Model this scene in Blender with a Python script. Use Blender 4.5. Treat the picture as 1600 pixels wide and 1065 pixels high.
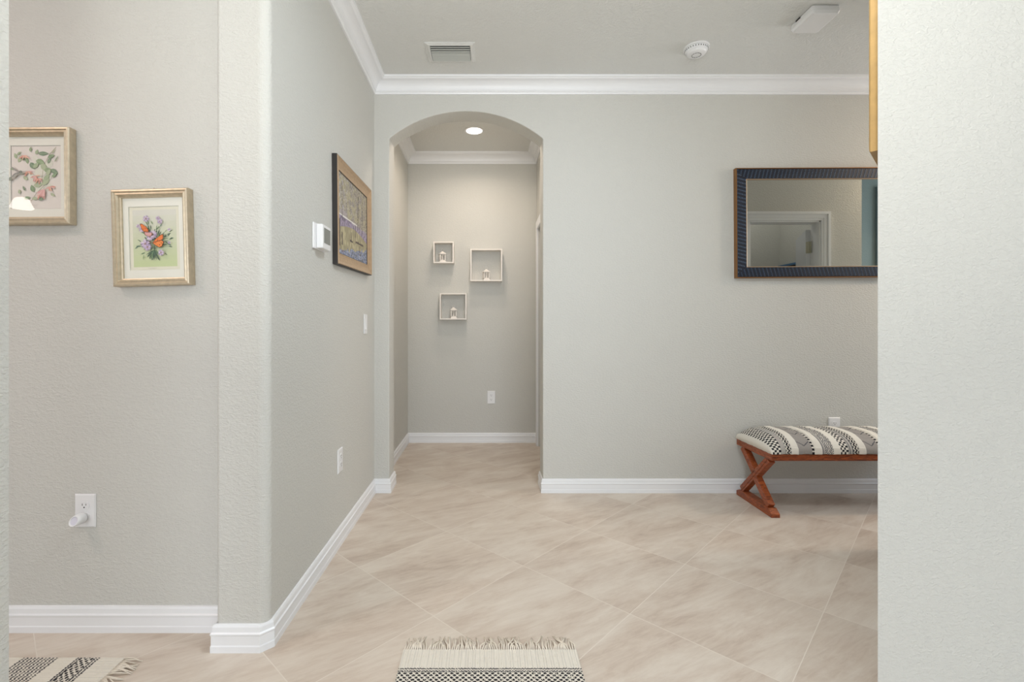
import bpy, bmesh, math, random
from mathutils import Vector, Matrix, Euler
import numpy as np
random.seed(7)
for o in list(bpy.data.objects): bpy.data.objects.remove(o)
S = bpy.context.scene
COL = S.collection
PI = math.pi
R = math.radians

# ------------------------------------------------------------------ camera
F = 750.0            # focal length in pixels of the 1600 px frame
EYE = 1.14
cd = bpy.data.cameras.new('camera'); cam = bpy.data.objects.new('camera', cd); COL.objects.link(cam)
cd.sensor_fit = 'HORIZONTAL'; cd.sensor_width = 36.0; cd.lens = F / 1600 * 36.0
cd.shift_x = 40 / 1600; cd.shift_y = -24 / 1600; cd.clip_start = 0.02
cam.location = (0, 0, EYE); cam.rotation_euler = (R(90), 0, 0)
S.camera = cam

# ------------------------------------------------------------------ light
S.view_settings.view_transform = 'Standard'; S.view_settings.look = 'None'
S.view_settings.gamma = 1.0; S.view_settings.use_curve_mapping = False
S.view_settings.exposure = -0.04
w = bpy.data.worlds.new('world'); S.world = w; w.use_nodes = True
w.node_tree.nodes['Background'].inputs[0].default_value = (0.95, 0.92, 0.92, 1)
w.node_tree.nodes['Background'].inputs[1].default_value = 1.45

def area(name, loc, direction, sx, sy, power, color, shape='RECTANGLE', spread=180):
    l = bpy.data.lights.new(name, 'AREA'); l.shape = shape; l.size = sx
    if shape in ('RECTANGLE', 'ELLIPSE'): l.size_y = sy
    l.energy = power; l.color = color; l.spread = R(spread)
    o = bpy.data.objects.new(name, l); COL.objects.link(o); o.location = loc
    o.rotation_euler = Vector(direction).to_track_quat('-Z', 'Y').to_euler()
    return o
LIGHTS = [
 ('daylight_rear_window', (-0.3, -3.9, 1.35), (0, 1, 0), 5.6, 2.2, 134, (0.775, 0.88, 1.000), 'RECTANGLE', 180),
 ('daylight_entry_sidelight', (5.35, 2.5, 1.5), (-1, 0.0, 0.0), 1.3, 2.0, 55, (0.83, 0.90, 1.000), 'RECTANGLE', 180),
 ('entry_fill', (0.6, 1.35, 2.785), (0, 0, -1), 0.4, 0.4, 25, (0.80, 0.89, 1.000), 'DISK', 180),  # unseen overhead fill, added to even out the entry
 ('downlight_passage', (-0.104, 4.107, 2.782), (0, 0, -1), 0.12, 0.12, 4.6, (1.000, 0.855, 0.725), 'DISK', 150),
 ('passage_fill', (-0.104, 3.62, 2.79), (0, 0, -1), 0.12, 0.12, 5.2, (1.000, 0.855, 0.725), 'DISK', 180),  # added fill hidden behind the arch top, lifts the hall walls
 ('side_room_fill', (2.6, 1.85, 2.78), (0, 0, -1), 0.3, 0.3, 5.00, (1.000, 0.980, 0.950), 'DISK', 180),  # added fill so the side room is lit in the mirror
 ('downlight_kitchen', (-2.4, 0.6, 2.78), (0, 0, -1), 0.5, 0.5, 16.80, (1.000, 0.768, 0.679), 'DISK', 180),
 ('upward_fill', (0.05, -0.5, 1.5), (0.05, 0.6, 1), 0.5, 0.5, 35, (0.98, 0.975, 0.93), 'RECTANGLE', 150),  # added upward fill behind the camera, brightens ceiling and walls
 ('right_fill', (4.6, -1.7, 1.5), (-1, 0.85, 0), 2.0, 1.8, 10, (0.80, 0.92, 1.000), 'RECTANGLE', 180),  # added fill from out of view at right, aimed at the left wall
 ('lamp_entry_right', (3.7, 2.5, 2.5), (-0.6, 0.1, -1), 0.25, 0.25, 16.50, (1.000, 0.773, 0.564), 'DISK', 180),
]
for args in LIGHTS: area(*args)

# ------------------------------------------------------------------ materials
def lin(c):
    return tuple(((v / 255) / 12.92 if v / 255 <= 0.04045 else ((v / 255 + 0.055) / 1.055) ** 2.4) for v in c)
def lin4(c): return (*lin(c), 1)
class NT:
    def __init__(s, m): s.t = m.node_tree; s.n = s.t.nodes; s.l = s.t.links
    def node(s, typ, **kw):
        n = s.n.new(typ)
        for k, v in kw.items(): setattr(n, k, v)
        return n
    def link(s, a, b): s.l.new(a, b)
    def math(s, op, a, b=None, clamp=False):
        n = s.n.new('ShaderNodeMath'); n.operation = op; n.use_clamp = clamp
        for i, v in enumerate((a, b)):
            if v is None: continue
            if isinstance(v, (int, float)): n.inputs[i].default_value = v
            else: s.l.new(v, n.inputs[i])
        return n.outputs[0]
def mat(name, rgb, rough=0.5, metal=0.0, spec=0.5, bump=None, var=None, coat=0.0):
    """bump=(scale, strength, distance); var=(scale, amount)"""
    m = bpy.data.materials.new(name); m.use_nodes = True; t = NT(m)
    b = t.n['Principled BSDF']; b.inputs['Base Color'].default_value = lin4(rgb)
    b.inputs['Roughness'].default_value = rough; b.inputs['Metallic'].default_value = metal
    b.inputs['Specular IOR Level'].default_value = spec; b.inputs['Coat Weight'].default_value = coat
    tc = t.node('ShaderNodeTexCoord')
    if bump:
        nz = t.node('ShaderNodeTexNoise'); nz.inputs['Scale'].default_value = bump[0]; nz.inputs['Detail'].default_value = 3
        t.link(tc.outputs['Object'], nz.inputs['Vector'])
        bp = t.node('ShaderNodeBump'); bp.inputs['Strength'].default_value = bump[1]; bp.inputs['Distance'].default_value = bump[2]
        t.link(nz.outputs[0], bp.inputs['Height']); t.link(bp.outputs[0], b.inputs['Normal'])
    if var:
        nz = t.node('ShaderNodeTexNoise'); nz.inputs['Scale'].default_value = var[0]; nz.inputs['Detail'].default_value = 4
        t.link(tc.outputs['Object'], nz.inputs['Vector'])
        mx = t.node('ShaderNodeMix', data_type='RGBA', blend_type='MIX')
        a = var[1]
        mx.inputs[6].default_value = lin4([max(0, c * (1 - a)) for c in rgb]); mx.inputs[7].default_value = lin4([min(255, c * (1 + a)) for c in rgb])
        t.link(nz.outputs[0], mx.inputs[0]); t.link(mx.outputs[2], b.inputs['Base Color'])
    return m
def wall_mat(name, rgb, strength=0.35, scale=1.0):
    m = bpy.data.materials.new(name); m.use_nodes = True; t = NT(m)
    b = t.n['Principled BSDF']; b.inputs['Base Color'].default_value = lin4(rgb)
    b.inputs['Roughness'].default_value = 0.75; b.inputs['Specular IOR Level'].default_value = 0.25
    tc = t.node('ShaderNodeTexCoord')
    n1 = t.node('ShaderNodeTexNoise'); n1.inputs['Scale'].default_value = 100 * scale; n1.inputs['Detail'].default_value = 3; n1.inputs['Distortion'].default_value = 0.6
    mp = t.node('ShaderNodeMapping'); mp.inputs['Scale'].default_value = (0.75, 0.75, 1.35)
    t.link(tc.outputs['Object'], mp.inputs[0]); t.link(mp.outputs[0], n1.inputs['Vector'])
    mr = t.node('ShaderNodeMapRange'); mr.inputs[1].default_value = 0.42; mr.inputs[2].default_value = 0.62
    t.link(n1.outputs[0], mr.inputs[0])
    n2 = t.node('ShaderNodeTexNoise'); n2.inputs['Scale'].default_value = 260; n2.inputs['Detail'].default_value = 2
    t.link(tc.outputs['Object'], n2.inputs['Vector'])
    h = t.math('ADD', mr.outputs[0], t.math('MULTIPLY', n2.outputs[0], 0.5))
    bp = t.node('ShaderNodeBump'); bp.inputs['Strength'].default_value = strength; bp.inputs['Distance'].default_value = 0.0016
    t.link(h, bp.inputs['Height']); t.link(bp.outputs[0], b.inputs['Normal'])
    return m
M_WALL = wall_mat('greige_wall_paint', (206, 205, 198.5), 0.6)
M_CEIL = wall_mat('ceiling_paint', (221, 221.5, 218), 0.7)
M_TEAL = wall_mat('teal_shaded_wall', (120, 134, 134), 0.3)  # bluish shade of the entry wall, put into its colour
M_TRIM = mat('white_trim_paint', (236, 237, 238), 0.35)
M_WHITE = mat('white_plastic', (232, 232, 232), 0.3)
M_OFFW = mat('off_white_shelf_paint', (236, 230, 222), 0.45)
M_DARK = mat('dark_slot', (25, 24, 24), 0.6)
M_BLACK = mat('black_frame_side', (38, 34, 32), 0.5)
M_SILVER = mat('champagne_silver_frame', (198, 184, 160), 0.38, 0.55, bump=(300, 0.4, 0.0006), var=(60, 0.12))
M_GOLD = mat('gold_leaf_frame', (172, 138, 84), 0.45, 0.3, bump=(200, 0.3, 0.0006), var=(40, 0.1))
M_BRONZE = mat('bronze_edge', (138, 98, 56), 0.4, 0.4)
M_NAVY = mat('navy_embossed_leather', (20, 28, 42), 0.45, 0.0, 0.4, bump=(400, 0.3, 0.0005), var=(30, 0.25))
M_TANFRAME = mat('tan_wood_frame', (178, 152, 122), 0.45, 0.25, var=(50, 0.1))
M_MAT = mat('cream_mat_board', (232, 231, 220), 0.8)
M_SCREEN = mat('grey_screen', (120, 124, 120), 0.25)
M_HINGE = mat('satin_nickel', (196, 194, 176), 0.4, 0.4)
M_MIRROR = mat('mirror_glass', (202, 204, 200), 0.01, 1.0)
M_DOOR = mat('white_door_paint', (214, 216, 220), 0.4)
M_TEALDARK = mat('dark_teal_slab', (92, 108, 112), 0.4)

def wood_mat():
    m = bpy.data.materials.new('red_brown_wood'); m.use_nodes = True; t = NT(m)
    b = t.n['Principled BSDF']; b.inputs['Roughness'].default_value = 0.38
    tc = t.node('ShaderNodeTexCoord'); mp = t.node('ShaderNodeMapping'); mp.inputs['Scale'].default_value = (6, 6, 30)
    nz = t.node('ShaderNodeTexNoise'); nz.inputs['Scale'].default_value = 4; nz.inputs['Detail'].default_value = 5; nz.inputs['Distortion'].default_value = 1.2
    t.link(tc.outputs['Object'], mp.inputs[0]); t.link(mp.outputs[0], nz.inputs['Vector'])
    r = t.node('ShaderNodeValToRGB'); r.color_ramp.elements[0].position = 0.3; r.color_ramp.elements[0].color = lin4((98, 44, 22))
    r.color_ramp.elements[1].position = 0.7; r.color_ramp.elements[1].color = lin4((178, 92, 48))
    t.link(nz.outputs[0], r.inputs[0]); t.link(r.outputs[0], b.inputs['Base Color'])
    return m
M_WOOD = wood_mat()

def attr_mat(name, rough=0.8, bump=None, spec=0.3):
    m = bpy.data.materials.new(name); m.use_nodes = True; t = NT(m)
    b = t.n['Principled BSDF']; b.inputs['Roughness'].default_value = rough; b.inputs['Specular IOR Level'].default_value = spec
    a = t.node('ShaderNodeAttribute'); a.attribute_name = 'paint'
    t.link(a.outputs['Color'], b.inputs['Base Color'])
    if bump:
        tc = t.node('ShaderNodeTexCoord'); nz = t.node('ShaderNodeTexNoise'); nz.inputs['Scale'].default_value = bump[0]
        t.link(tc.outputs['Object'], nz.inputs['Vector'])
        bp = t.node('ShaderNodeBump'); bp.inputs['Strength'].default_value = bump[1]; bp.inputs['Distance'].default_value = bump[2]
        t.link(nz.outputs[0], bp.inputs['Height']); t.link(bp.outputs[0], b.inputs['Normal'])
    return m
M_PRINT = attr_mat('printed_paper', 0.8)
M_CANVAS = attr_mat('painted_canvas', 0.55, (500, 0.3, 0.0006))
M_WOVEN = attr_mat('woven_cotton', 0.95, (450, 0.6, 0.0012), 0.1)

def glass_mat():
    m = bpy.data.materials.new('picture_glass'); m.use_nodes = True; t = NT(m)
    out = t.n['Material Output']; t.n.remove(t.n['Principled BSDF'])
    tr = t.node('ShaderNodeBsdfTransparent'); gl = t.node('ShaderNodeBsdfGlossy'); gl.inputs['Roughness'].default_value = 0.01
    fr = t.node('ShaderNodeFresnel'); fr.inputs['IOR'].default_value = 1.5
    geo = t.node('ShaderNodeNewGeometry')
    mx = t.node('ShaderNodeMixShader'); t.link(t.math('MULTIPLY', fr.outputs[0], t.math('SUBTRACT', 1.0, geo.outputs['Backfacing'])), mx.inputs[0]); t.link(tr.outputs[0], mx.inputs[1]); t.link(gl.outputs[0], mx.inputs[2])
    t.link(mx.outputs[0], out.inputs['Surface'])
    return m
M_GLASS = glass_mat()
def emit_mat(name, rgb, s):
    m = bpy.data.materials.new(name); m.use_nodes = True; t = NT(m)
    b = t.n['Principled BSDF']; b.inputs['Base Color'].default_value = lin4(rgb)
    b.inputs['Emission Color'].default_value = lin4(rgb); b.inputs['Emission Strength'].default_value = s
    return m
M_LAMP = emit_mat('lit_lamp_lens', (255, 240, 222), 9.0)
M_SHADE = emit_mat('lit_glass_shade', (255, 248, 238), 12.0)

def floor_mat():
    m = bpy.data.materials.new('diagonal_porcelain_tile'); m.use_nodes = True; t = NT(m)
    b = t.n['Principled BSDF']
    tc = t.node('ShaderNodeTexCoord'); sp = t.node('ShaderNodeSeparateXYZ'); t.link(tc.outputs['Object'], sp.inputs[0])
    X, Y = sp.outputs[0], sp.outputs[1]; s = 0.549; a = R(46)
    n = t.math('DIVIDE', t.math('ADD', t.math('SUBTRACT', t.math('MULTIPLY', X, math.sin(a)), t.math('MULTIPLY', Y, math.cos(a))), 0.362), s)
    mm = t.math('DIVIDE', t.math('SUBTRACT', t.math('ADD', t.math('MULTIPLY', X, math.cos(a)), t.math('MULTIPLY', Y, math.sin(a))), 1.212), s)
    def edge(v):
        f = t.math('FRACT', v); return t.math('MINIMUM', f, t.math('SUBTRACT', 1.0, f))
    e = t.math('MINIMUM', edge(n), edge(mm))
    tid = t.node('ShaderNodeCombineXYZ'); t.link(t.math('FLOOR', n), tid.inputs[0]); t.link(t.math('FLOOR', mm), tid.inputs[1])
    wn = t.node('ShaderNodeTexWhiteNoise', noise_dimensions='2D'); t.link(tid.outputs[0], wn.inputs['Vector'])
    cv = t.node('ShaderNodeCombineXYZ')
    t.link(t.math('MULTIPLY', n, 4.2), cv.inputs[0]); t.link(t.math('MULTIPLY', mm, 1.15), cv.inputs[1])
    def rot(v, ang):
        r_ = t.node('ShaderNodeVectorRotate', rotation_type='Z_AXIS'); r_.inputs['Angle'].default_value = ang; t.link(v, r_.inputs['Vector']); return r_.outputs[0]
    cv0 = t.node('ShaderNodeCombineXYZ'); t.link(n, cv0.inputs[0]); t.link(mm, cv0.inputs[1])
    rv = rot(cv0.outputs[0], R(17)); mp = t.node('ShaderNodeMapping'); mp.inputs['Scale'].default_value = (3.8, 1.3, 1); t.link(rv, mp.inputs[0])
    n1 = t.node('ShaderNodeTexNoise', noise_dimensions='4D'); n1.inputs['Scale'].default_value = 1.0; n1.inputs['Detail'].default_value = 8; n1.inputs['Roughness'].default_value = 0.62; n1.inputs['Distortion'].default_value = 0.7
    t.link(mp.outputs[0], n1.inputs['Vector']); t.link(t.math('MULTIPLY', wn.outputs['Value'], 20), n1.inputs['W'])
    mp2 = t.node('ShaderNodeMapping'); mp2.inputs['Scale'].default_value = (26, 4.0, 1); t.link(rv, mp2.inputs[0])
    n2 = t.node('ShaderNodeTexNoise', noise_dimensions='4D'); n2.inputs['Scale'].default_value = 1.0; n2.inputs['Detail'].default_value = 6; n2.inputs['Roughness'].default_value = 0.7; n2.inputs['Distortion'].default_value = 1.0
    t.link(mp2.outputs[0], n2.inputs['Vector']); t.link(t.math('MULTIPLY', wn.outputs['Value'], 31), n2.inputs['W'])
    mix = t.math('ADD', t.math('MULTIPLY', n1.outputs[0], 0.68), t.math('MULTIPLY', n2.outputs[0], 0.32))
    r = t.node('ShaderNodeValToRGB'); cr = r.color_ramp
    cr.elements[0].position = 0.33; cr.elements[0].color = lin4((182, 163, 147))
    cr.elements[1].position = 0.68; cr.elements[1].color = lin4((222, 212, 199))
    e2 = cr.elements.new(0.46); e2.color = lin4((203, 188, 173)); e3 = cr.elements.new(0.56); e3.color = lin4((213, 201, 187))
    t.link(mix, r.inputs[0])
    hv = t.node('ShaderNodeHueSaturation'); t.link(r.outputs[0], hv.inputs['Color'])
    t.link(t.math('ADD', 0.965, t.math('MULTIPLY', wn.outputs['Value'], 0.06)), hv.inputs['Value'])
    gm = t.math('LESS_THAN', e, 0.0028)
    mx = t.node('ShaderNodeMix', data_type='RGBA'); t.link(gm, mx.inputs[0]); t.link(hv.outputs[0], mx.inputs[6]); mx.inputs[7].default_value = lin4((222, 212, 199))
    t.link(mx.outputs[2], b.inputs['Base Color'])
    rg = t.node('ShaderNodeMapRange'); rg.inputs[3].default_value = 0.34; rg.inputs[4].default_value = 0.5; t.link(n2.outputs[0], rg.inputs[0]); t.link(rg.outputs[0], b.inputs['Roughness'])
    b.inputs['Specular IOR Level'].default_value = 0.4
    eb = t.node('ShaderNodeMapRange'); eb.inputs[1].default_value = 0.0; eb.inputs[2].default_value = 0.005; t.link(e, eb.inputs[0])
    h = t.math('ADD', eb.outputs[0], t.math('MULTIPLY', n2.outputs[0], 0.25))
    bp = t.node('ShaderNodeBump'); bp.inputs['Strength'].default_value = 0.25; bp.inputs['Distance'].default_value = 0.001
    t.link(h, bp.inputs['Height']); t.link(bp.outputs[0], b.inputs['Normal'])
    return m
M_FLOOR = floor_mat()

# ------------------------------------------------------------------ mesh helpers
def obj(name, verts, faces, material, parent=None, loc=(0, 0, 0), smooth=False, bevel=0, fix=True, seg=2):
    me = bpy.data.meshes.new(name); me.from_pydata([tuple(v) for v in verts], [], faces)
    if fix:
        bm = bmesh.new(); bm.from_mesh(me); bmesh.ops.remove_doubles(bm, verts=bm.verts, dist=1e-6)
        bmesh.ops.recalc_face_normals(bm, faces=bm.faces); bm.to_mesh(me); bm.free()
    ms = material if isinstance(material, (list, tuple)) else [material]
    for m_ in ms: me.materials.append(m_)
    if smooth:
        me.polygons.foreach_set('use_smooth', [True] * len(me.polygons))
    o = bpy.data.objects.new(name, me); COL.objects.link(o); o.location = loc
    if parent: o.parent = parent
    if bevel:
        b = o.modifiers.new('bevel', 'BEVEL'); b.width = bevel; b.segments = seg; b.limit_method = 'ANGLE'; b.angle_limit = R(35)
    return o
class MB:
    def __init__(s): s.v = []; s.f = []
    def add(s, vs, fs):
        k = len(s.v); s.v += [tuple(v) for v in vs]; s.f += [tuple(i + k for i in f) for f in fs]; return s
    def box(s, x0, x1, y0, y1, z0, z1, mtx=None):
        vs = [Vector((x, y, z)) for x in (x0, x1) for y in (y0, y1) for z in (z0, z1)]
        if mtx: vs = [mtx @ v for v in vs]
        return s.add(vs, [(0, 1, 3, 2), (4, 6, 7, 5), (0, 4, 5, 1), (2, 3, 7, 6), (0, 2, 6, 4), (1, 5, 7, 3)])
    def prism(s, poly, z0, z1):
        n = len(poly); vs = [(x, y, z0) for x, y in poly] + [(x, y, z1) for x, y in poly]
        fs = [tuple(range(n))[::-1], tuple(range(n, 2 * n))] + [(i, (i + 1) % n, n + (i + 1) % n, n + i) for i in range(n)]
        return s.add(vs, fs)
    def lathe(s, prof, c=(0, 0, 0), n=32, axis='z', cap=True):
        vs = []
        for r_, h in prof:
            for k in range(n):
                a = 2 * PI * k / n; x, y = r_ * math.cos(a), r_ * math.sin(a)
                p = {'z': (x, y, h), 'y': (x, h, y), 'x': (h, x, y)}[axis]
                vs.append((c[0] + p[0], c[1] + p[1], c[2] + p[2]))
        fs = []
        for i in range(len(prof) - 1):
            for k in range(n):
                fs.append((i * n + k, i * n + (k + 1) % n, (i + 1) * n + (k + 1) % n, (i + 1) * n + k))
        if cap:
            fs.append(tuple(range(n))); fs.append(tuple((len(prof) - 1) * n + k for k in range(n)))
        return s.add(vs, fs)
    def tube(s, pts, r, n=6):
        pts = [Vector(p) for p in pts]; rs = r if isinstance(r, (list, tuple)) else [r] * len(pts); vs = []; fs = []
        for i, p in enumerate(pts):
            d = (pts[min(i + 1, len(pts) - 1)] - pts[max(i - 1, 0)]).normalized()
            u = d.cross(Vector((0, 0, 1)));  u = u if u.length > 1e-3 else Vector((1, 0, 0)); u.normalize(); v = d.cross(u)
            for k in range(n):
                a = 2 * PI * k / n; vs.append(p + (u * math.cos(a) + v * math.sin(a)) * rs[i])
        for i in range(len(pts) - 1):
            for k in range(n): fs.append((i * n + k, i * n + (k + 1) % n, (i + 1) * n + (k + 1) % n, (i + 1) * n + k))
        fs.append(tuple(range(n))); fs.append(tuple((len(pts) - 1) * n + k for k in range(n)))
        return s.add(vs, fs)
    def build(s, name, m, parent=None, **kw): return obj(name, s.v, s.f, m, parent, **kw)
def struct(o): o['kind'] = 'structure'; return o
def sbox(name, x0, x1, y0, y1, z0, z1, m): return struct(MB().box(x0, x1, y0, y1, z0, z1).build(name, m))
def thing(name, label, cat, loc=(0, 0, 0), rot=(0, 0, 0), group=None):
    o = bpy.data.objects.new(name, None); o.empty_display_size = 0.05; COL.objects.link(o); o.location = loc; o.rotation_euler = rot
    o['label'] = label; o['category'] = cat
    if group: o['group'] = group
    return o
def dup(root, loc, label=None, rot=None, group=None):
    r_ = root.copy(); COL.objects.link(r_); r_.location = loc
    if rot: r_.rotation_euler = rot
    if label: r_['label'] = label
    if group: r_['group'] = group
    for ch in list(root.children):
        c = ch.copy(); COL.objects.link(c); c.parent = r_
        for g in ch.children:
            d = g.copy(); COL.objects.link(d); d.parent = c
    return r_
def sweep(path, prof):
    """prof: closed list (out, z); the room lies to the right of the path's direction"""
    P = [Vector(p) for p in path]; n = len(P); m = len(prof); vs = []; fs = []
    nrm = []
    for i in range(n - 1):
        d = (P[i + 1] - P[i]).normalized(); nrm.append(Vector((d.y, -d.x)))
    for i in range(n):
        a = nrm[max(i - 1, 0)]; b = nrm[min(i, n - 2)]
        q = (a + b); q = q / max(1e-6, q.length_squared) * 2
        for o_, z in prof: vs.append((P[i].x + q.x * o_, P[i].y + q.y * o_, z))
    for i in range(n - 1):
        for k in range(m): fs.append((i * m + k, i * m + (k + 1) % m, (i + 1) * m + (k + 1) % m, (i + 1) * m + k))
    fs.append(tuple(range(m))); fs.append(tuple((n - 1) * m + k for k in range(m)))
    return MB().add(vs, fs)

def paint_attr(me, cols):
    at = me.color_attributes.new('paint', 'FLOAT_COLOR', 'POINT')
    at.data.foreach_set('color', np.asarray(cols, dtype=np.float32).ravel())
LUT = None
def nlin(a):
    a = np.clip(np.asarray(a, dtype=float) / 255, 0, 1)
    return np.where(a <= 0.04045, a / 12.92, ((a + 0.055) / 1.055) ** 2.4)
def vnoise(u, v, seed=0):
    """smooth value noise in numpy"""
    iu = np.floor(u).astype(int); iv = np.floor(v).astype(int); fu = u - iu; fv = v - iv
    fu = fu * fu * (3 - 2 * fu); fv = fv * fv * (3 - 2 * fv)
    def h(a, b):
        x = np.sin(a * 127.1 + b * 311.7 + seed * 74.7) * 43758.5453
        return x - np.floor(x)
    return (h(iu, iv) * (1 - fu) + h(iu + 1, iv) * fu) * (1 - fv) + (h(iu, iv + 1) * (1 - fu) + h(iu + 1, iv + 1) * fu) * fv
class Art:
    """flat coloured shapes on paper, drawn in x (right) and z (up), facing -y"""
    def __init__(s, mix=1.0, ground=(226, 220, 208)): s.v = []; s.f = []; s.c = []; s.k = 0; s.m = mix; s.g = ground
    def poly(s, pts, rgb):
        rgb = [c_ * s.m + g_ * (1 - s.m) for c_, g_ in zip(rgb, s.g)]
        y = -0.00004 * s.k; s.k += 1; b = len(s.v)
        s.v += [(p[0], y, p[1]) for p in pts]; s.f.append(tuple(range(b, b + len(pts)))); s.c += [(*lin(rgb), 1)] * len(pts)
    def rect(s, x0, x1, z0, z1, rgb): s.poly([(x0, z0), (x1, z0), (x1, z1), (x0, z1)], rgb)
    def leaf(s, x, z, a, L, W, rgb):
        ca, sa = math.cos(a), math.sin(a); pts = []
        prof = [(0, 0), (.2, .38), (.45, .5), (.7, .38), (1, 0), (.7, -.38), (.45, -.5), (.2, -.38)]
        for t_, w_ in prof:
            px, pz = t_ * L, w_ * W; pts.append((x + px * ca - pz * sa, z + px * sa + pz * ca))
        s.poly(pts, rgb)
    def line(s, x0, z0, x1, z1, w_, rgb):
        d = Vector((x1 - x0, z1 - z0)); q = Vector((-d.y, d.x)).normalized() * w_ / 2
        s.poly([(x0 + q.x, z0 + q.y), (x1 + q.x, z1 + q.y), (x1 - q.x, z1 - q.y), (x0 - q.x, z0 - q.y)], rgb)
    def disc(s, x, z, r_, rgb, n=10): s.poly([(x + r_ * math.cos(2 * PI * k / n), z + r_ * math.sin(2 * PI * k / n)) for k in range(n)], rgb)
    def build(s, name, parent, y):
        me = bpy.data.meshes.new(name); me.from_pydata([(a, b + y, c) for a, b, c in s.v], [], s.f); paint_attr(me, s.c); me.materials.append(M_PRINT)
        o = bpy.data.objects.new(name, me); COL.objects.link(o); o.parent = parent; return o

# ------------------------------------------------------------------ the shell
XL = -0.767; YB = 3.28; YBB = 3.45; YE = 4.685; XR = 0.49; HC = 2.81
XP = -0.948; YP = 1.685; YR = 1.795
AL, AR, ASP, AAP = -0.664, 0.386, 2.417, 2.605
sbox('floor', -4.7, 5.7, -4.2, 4.95, -0.1, 0.0, M_FLOOR)
sbox('ceiling', -4.7, 5.7, -4.2, 4.95, HC, HC + 0.12, M_CEIL)
# bullnose corner of the pillar
rb = 0.035
bull = [(XL - rb + rb * math.sin(t), YP + rb - rb * math.cos(t)) for t in [R(a) for a in range(0, 91, 10)]]
rs_ = 0.012
bull2 = [(XP + rs_ - rs_ * math.cos(t), YP + rs_ - rs_ * math.sin(t)) for t in [R(a) for a in range(0, 91, 15)]]
wl = MB().prism(bull2 + bull + [(XL, YB + 0.01), (XP, YB + 0.01)], 0, HC).build('wall_left', M_WALL); struct(wl)
sbox('wall_left_recess', -4.6, XP, YR, YR + 0.15, 0, HC, M_WALL)
# back wall with the segmental arch
hw = (AR - AL) / 2; rise = AAP - ASP; RR = (hw * hw + rise * rise) / (2 * rise); cx = (AL + AR) / 2; cz = AAP - RR
a0 = math.asin(hw / RR)
arc = [(cx + RR * math.sin(-a0 + 2 * a0 * k / 40), cz + RR * math.cos(-a0 + 2 * a0 * k / 40)) for k in range(41)]
poly = [(XP - 0.4, 0), (AL, 0)] + arc + [(AR, 0), (5.6, 0), (5.6, HC), (XP - 0.4, HC)]
n = len(poly)
vs = [(x, YB, z) for x, z in poly] + [(x, YBB, z) for x, z in poly]
fs = [tuple(range(n)), tuple(range(n, 2 * n))[::-1]] + [(i, (i + 1) % n, n + (i + 1) % n, n + i) for i in range(n)]
struct(obj('wall_back', vs, fs, M_WALL, bevel=0.006))
sbox('wall_hall_left', XL - 0.12, XL, YBB, YE, 0, HC, M_WALL)
sbox('wall_hall_end', XL - 0.12, XR + 0.4, YE, YE + 0.12, 0, HC, M_WALL)
wr = MB(); wr.box(XR, XR + 0.12, YBB, 3.75, 0, HC); wr.box(XR, XR + 0.12, 3.75, 4.53, 2.05, HC); wr.box(XR, XR + 0.12, 4.53, YE, 0, HC)
struct(wr.build('wall_hall_right', M_WALL))
# the near walls either side of the viewer
sbox('wall_near_left', -1.07, -0.945, -1.2, 0.95, 0, HC, M_WALL)
XN, YN = 1.06, 1.3
sbox('wall_near_right', XN + 0.15, 5.6, YN, YN + 0.12, 0, HC, M_WALL)
struct(MB().prism([(XN, YN), (XN + 0.15, YN), (1.21, 1.3), (1.95, 2.05), (2.13, 2.32), (2.13, 2.43), (2.08, 2.43), (1.85, 2.09)][:2] + [(1.95, 2.05), (2.13, 2.32), (2.13, 2.43), (2.08, 2.43), (1.85, 2.09)], 0, HC).build('wall_diagonal', M_WALL))
# side room wall with its doorway (seen in the mirror)
YD = 2.43; DL, DR, DH = 2.24, 2.85, 2.035
wd = MB(); wd.box(2.13, DL, YD - 0.11, YD, 0, HC); wd.box(DL, DR, YD - 0.11, YD, DH, HC); wd.box(DR, 3.2, YD - 0.11, YD, 0, HC)
struct(wd.build('wall_side_room', M_WALL))
sbox('wall_side_room_return', 3.12, 3.2, YN + 0.12, YD - 0.11, 0, HC, M_WALL)
sbox('wall_entry', 3.2, 5.6, YN + 0.12, YN + 0.16, 0, HC, M_TEAL)
sbox('wall_far_right', 5.5, 5.62, YN + 0.16, YB, 0, HC, M_WALL)
sbox('wall_far_left', -4.62, -4.5, -4.1, YR, 0, HC, M_WALL)
sbox('wall_rear_right', 5.5, 5.62, -4.1, YN, 0, HC, M_WALL)
wq = MB(); wq.box(-4.6, -3.2, -4.12, -4.0, 0, HC); wq.box(2.6, 5.6, -4.12, -4.0, 0, HC); wq.box(-3.2, 2.6, -4.12, -4.0, 2.5, HC)
struct(wq.build('wall_rear', M_WALL))

# skirting
bp_ = [(0, 0), (0.0145, 0), (0.0145, 0.022), (0.0125, 0.026), (0.0125, 0.058), (0.0150, 0.062), (0.0150, 0.066), (0.0105, 0.070), (0.0095, 0.086), (0.006, 0.094), (0, 0.0955)]
bpp = [(a + 0.0, z) for a, z in bp_]
k = 0.016
main = [(-4.5, YR), (XP, YR), (XP, YP), (XL - 0.028, YP), (XL, YP + 0.028), (XL, YB), (AL, YB), (AL, YBB), (XL, YBB), (XL, YE), (XR, YE), (XR, 4.62)]
o = sweep(main, bpp).build('baseboard_left', M_TRIM); struct(o)
o = sweep([(XR, 3.66), (XR, YBB), (AR, YBB), (AR, YB), (5.5, YB)], bpp).build('baseboard_back', M_TRIM); struct(o)
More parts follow.
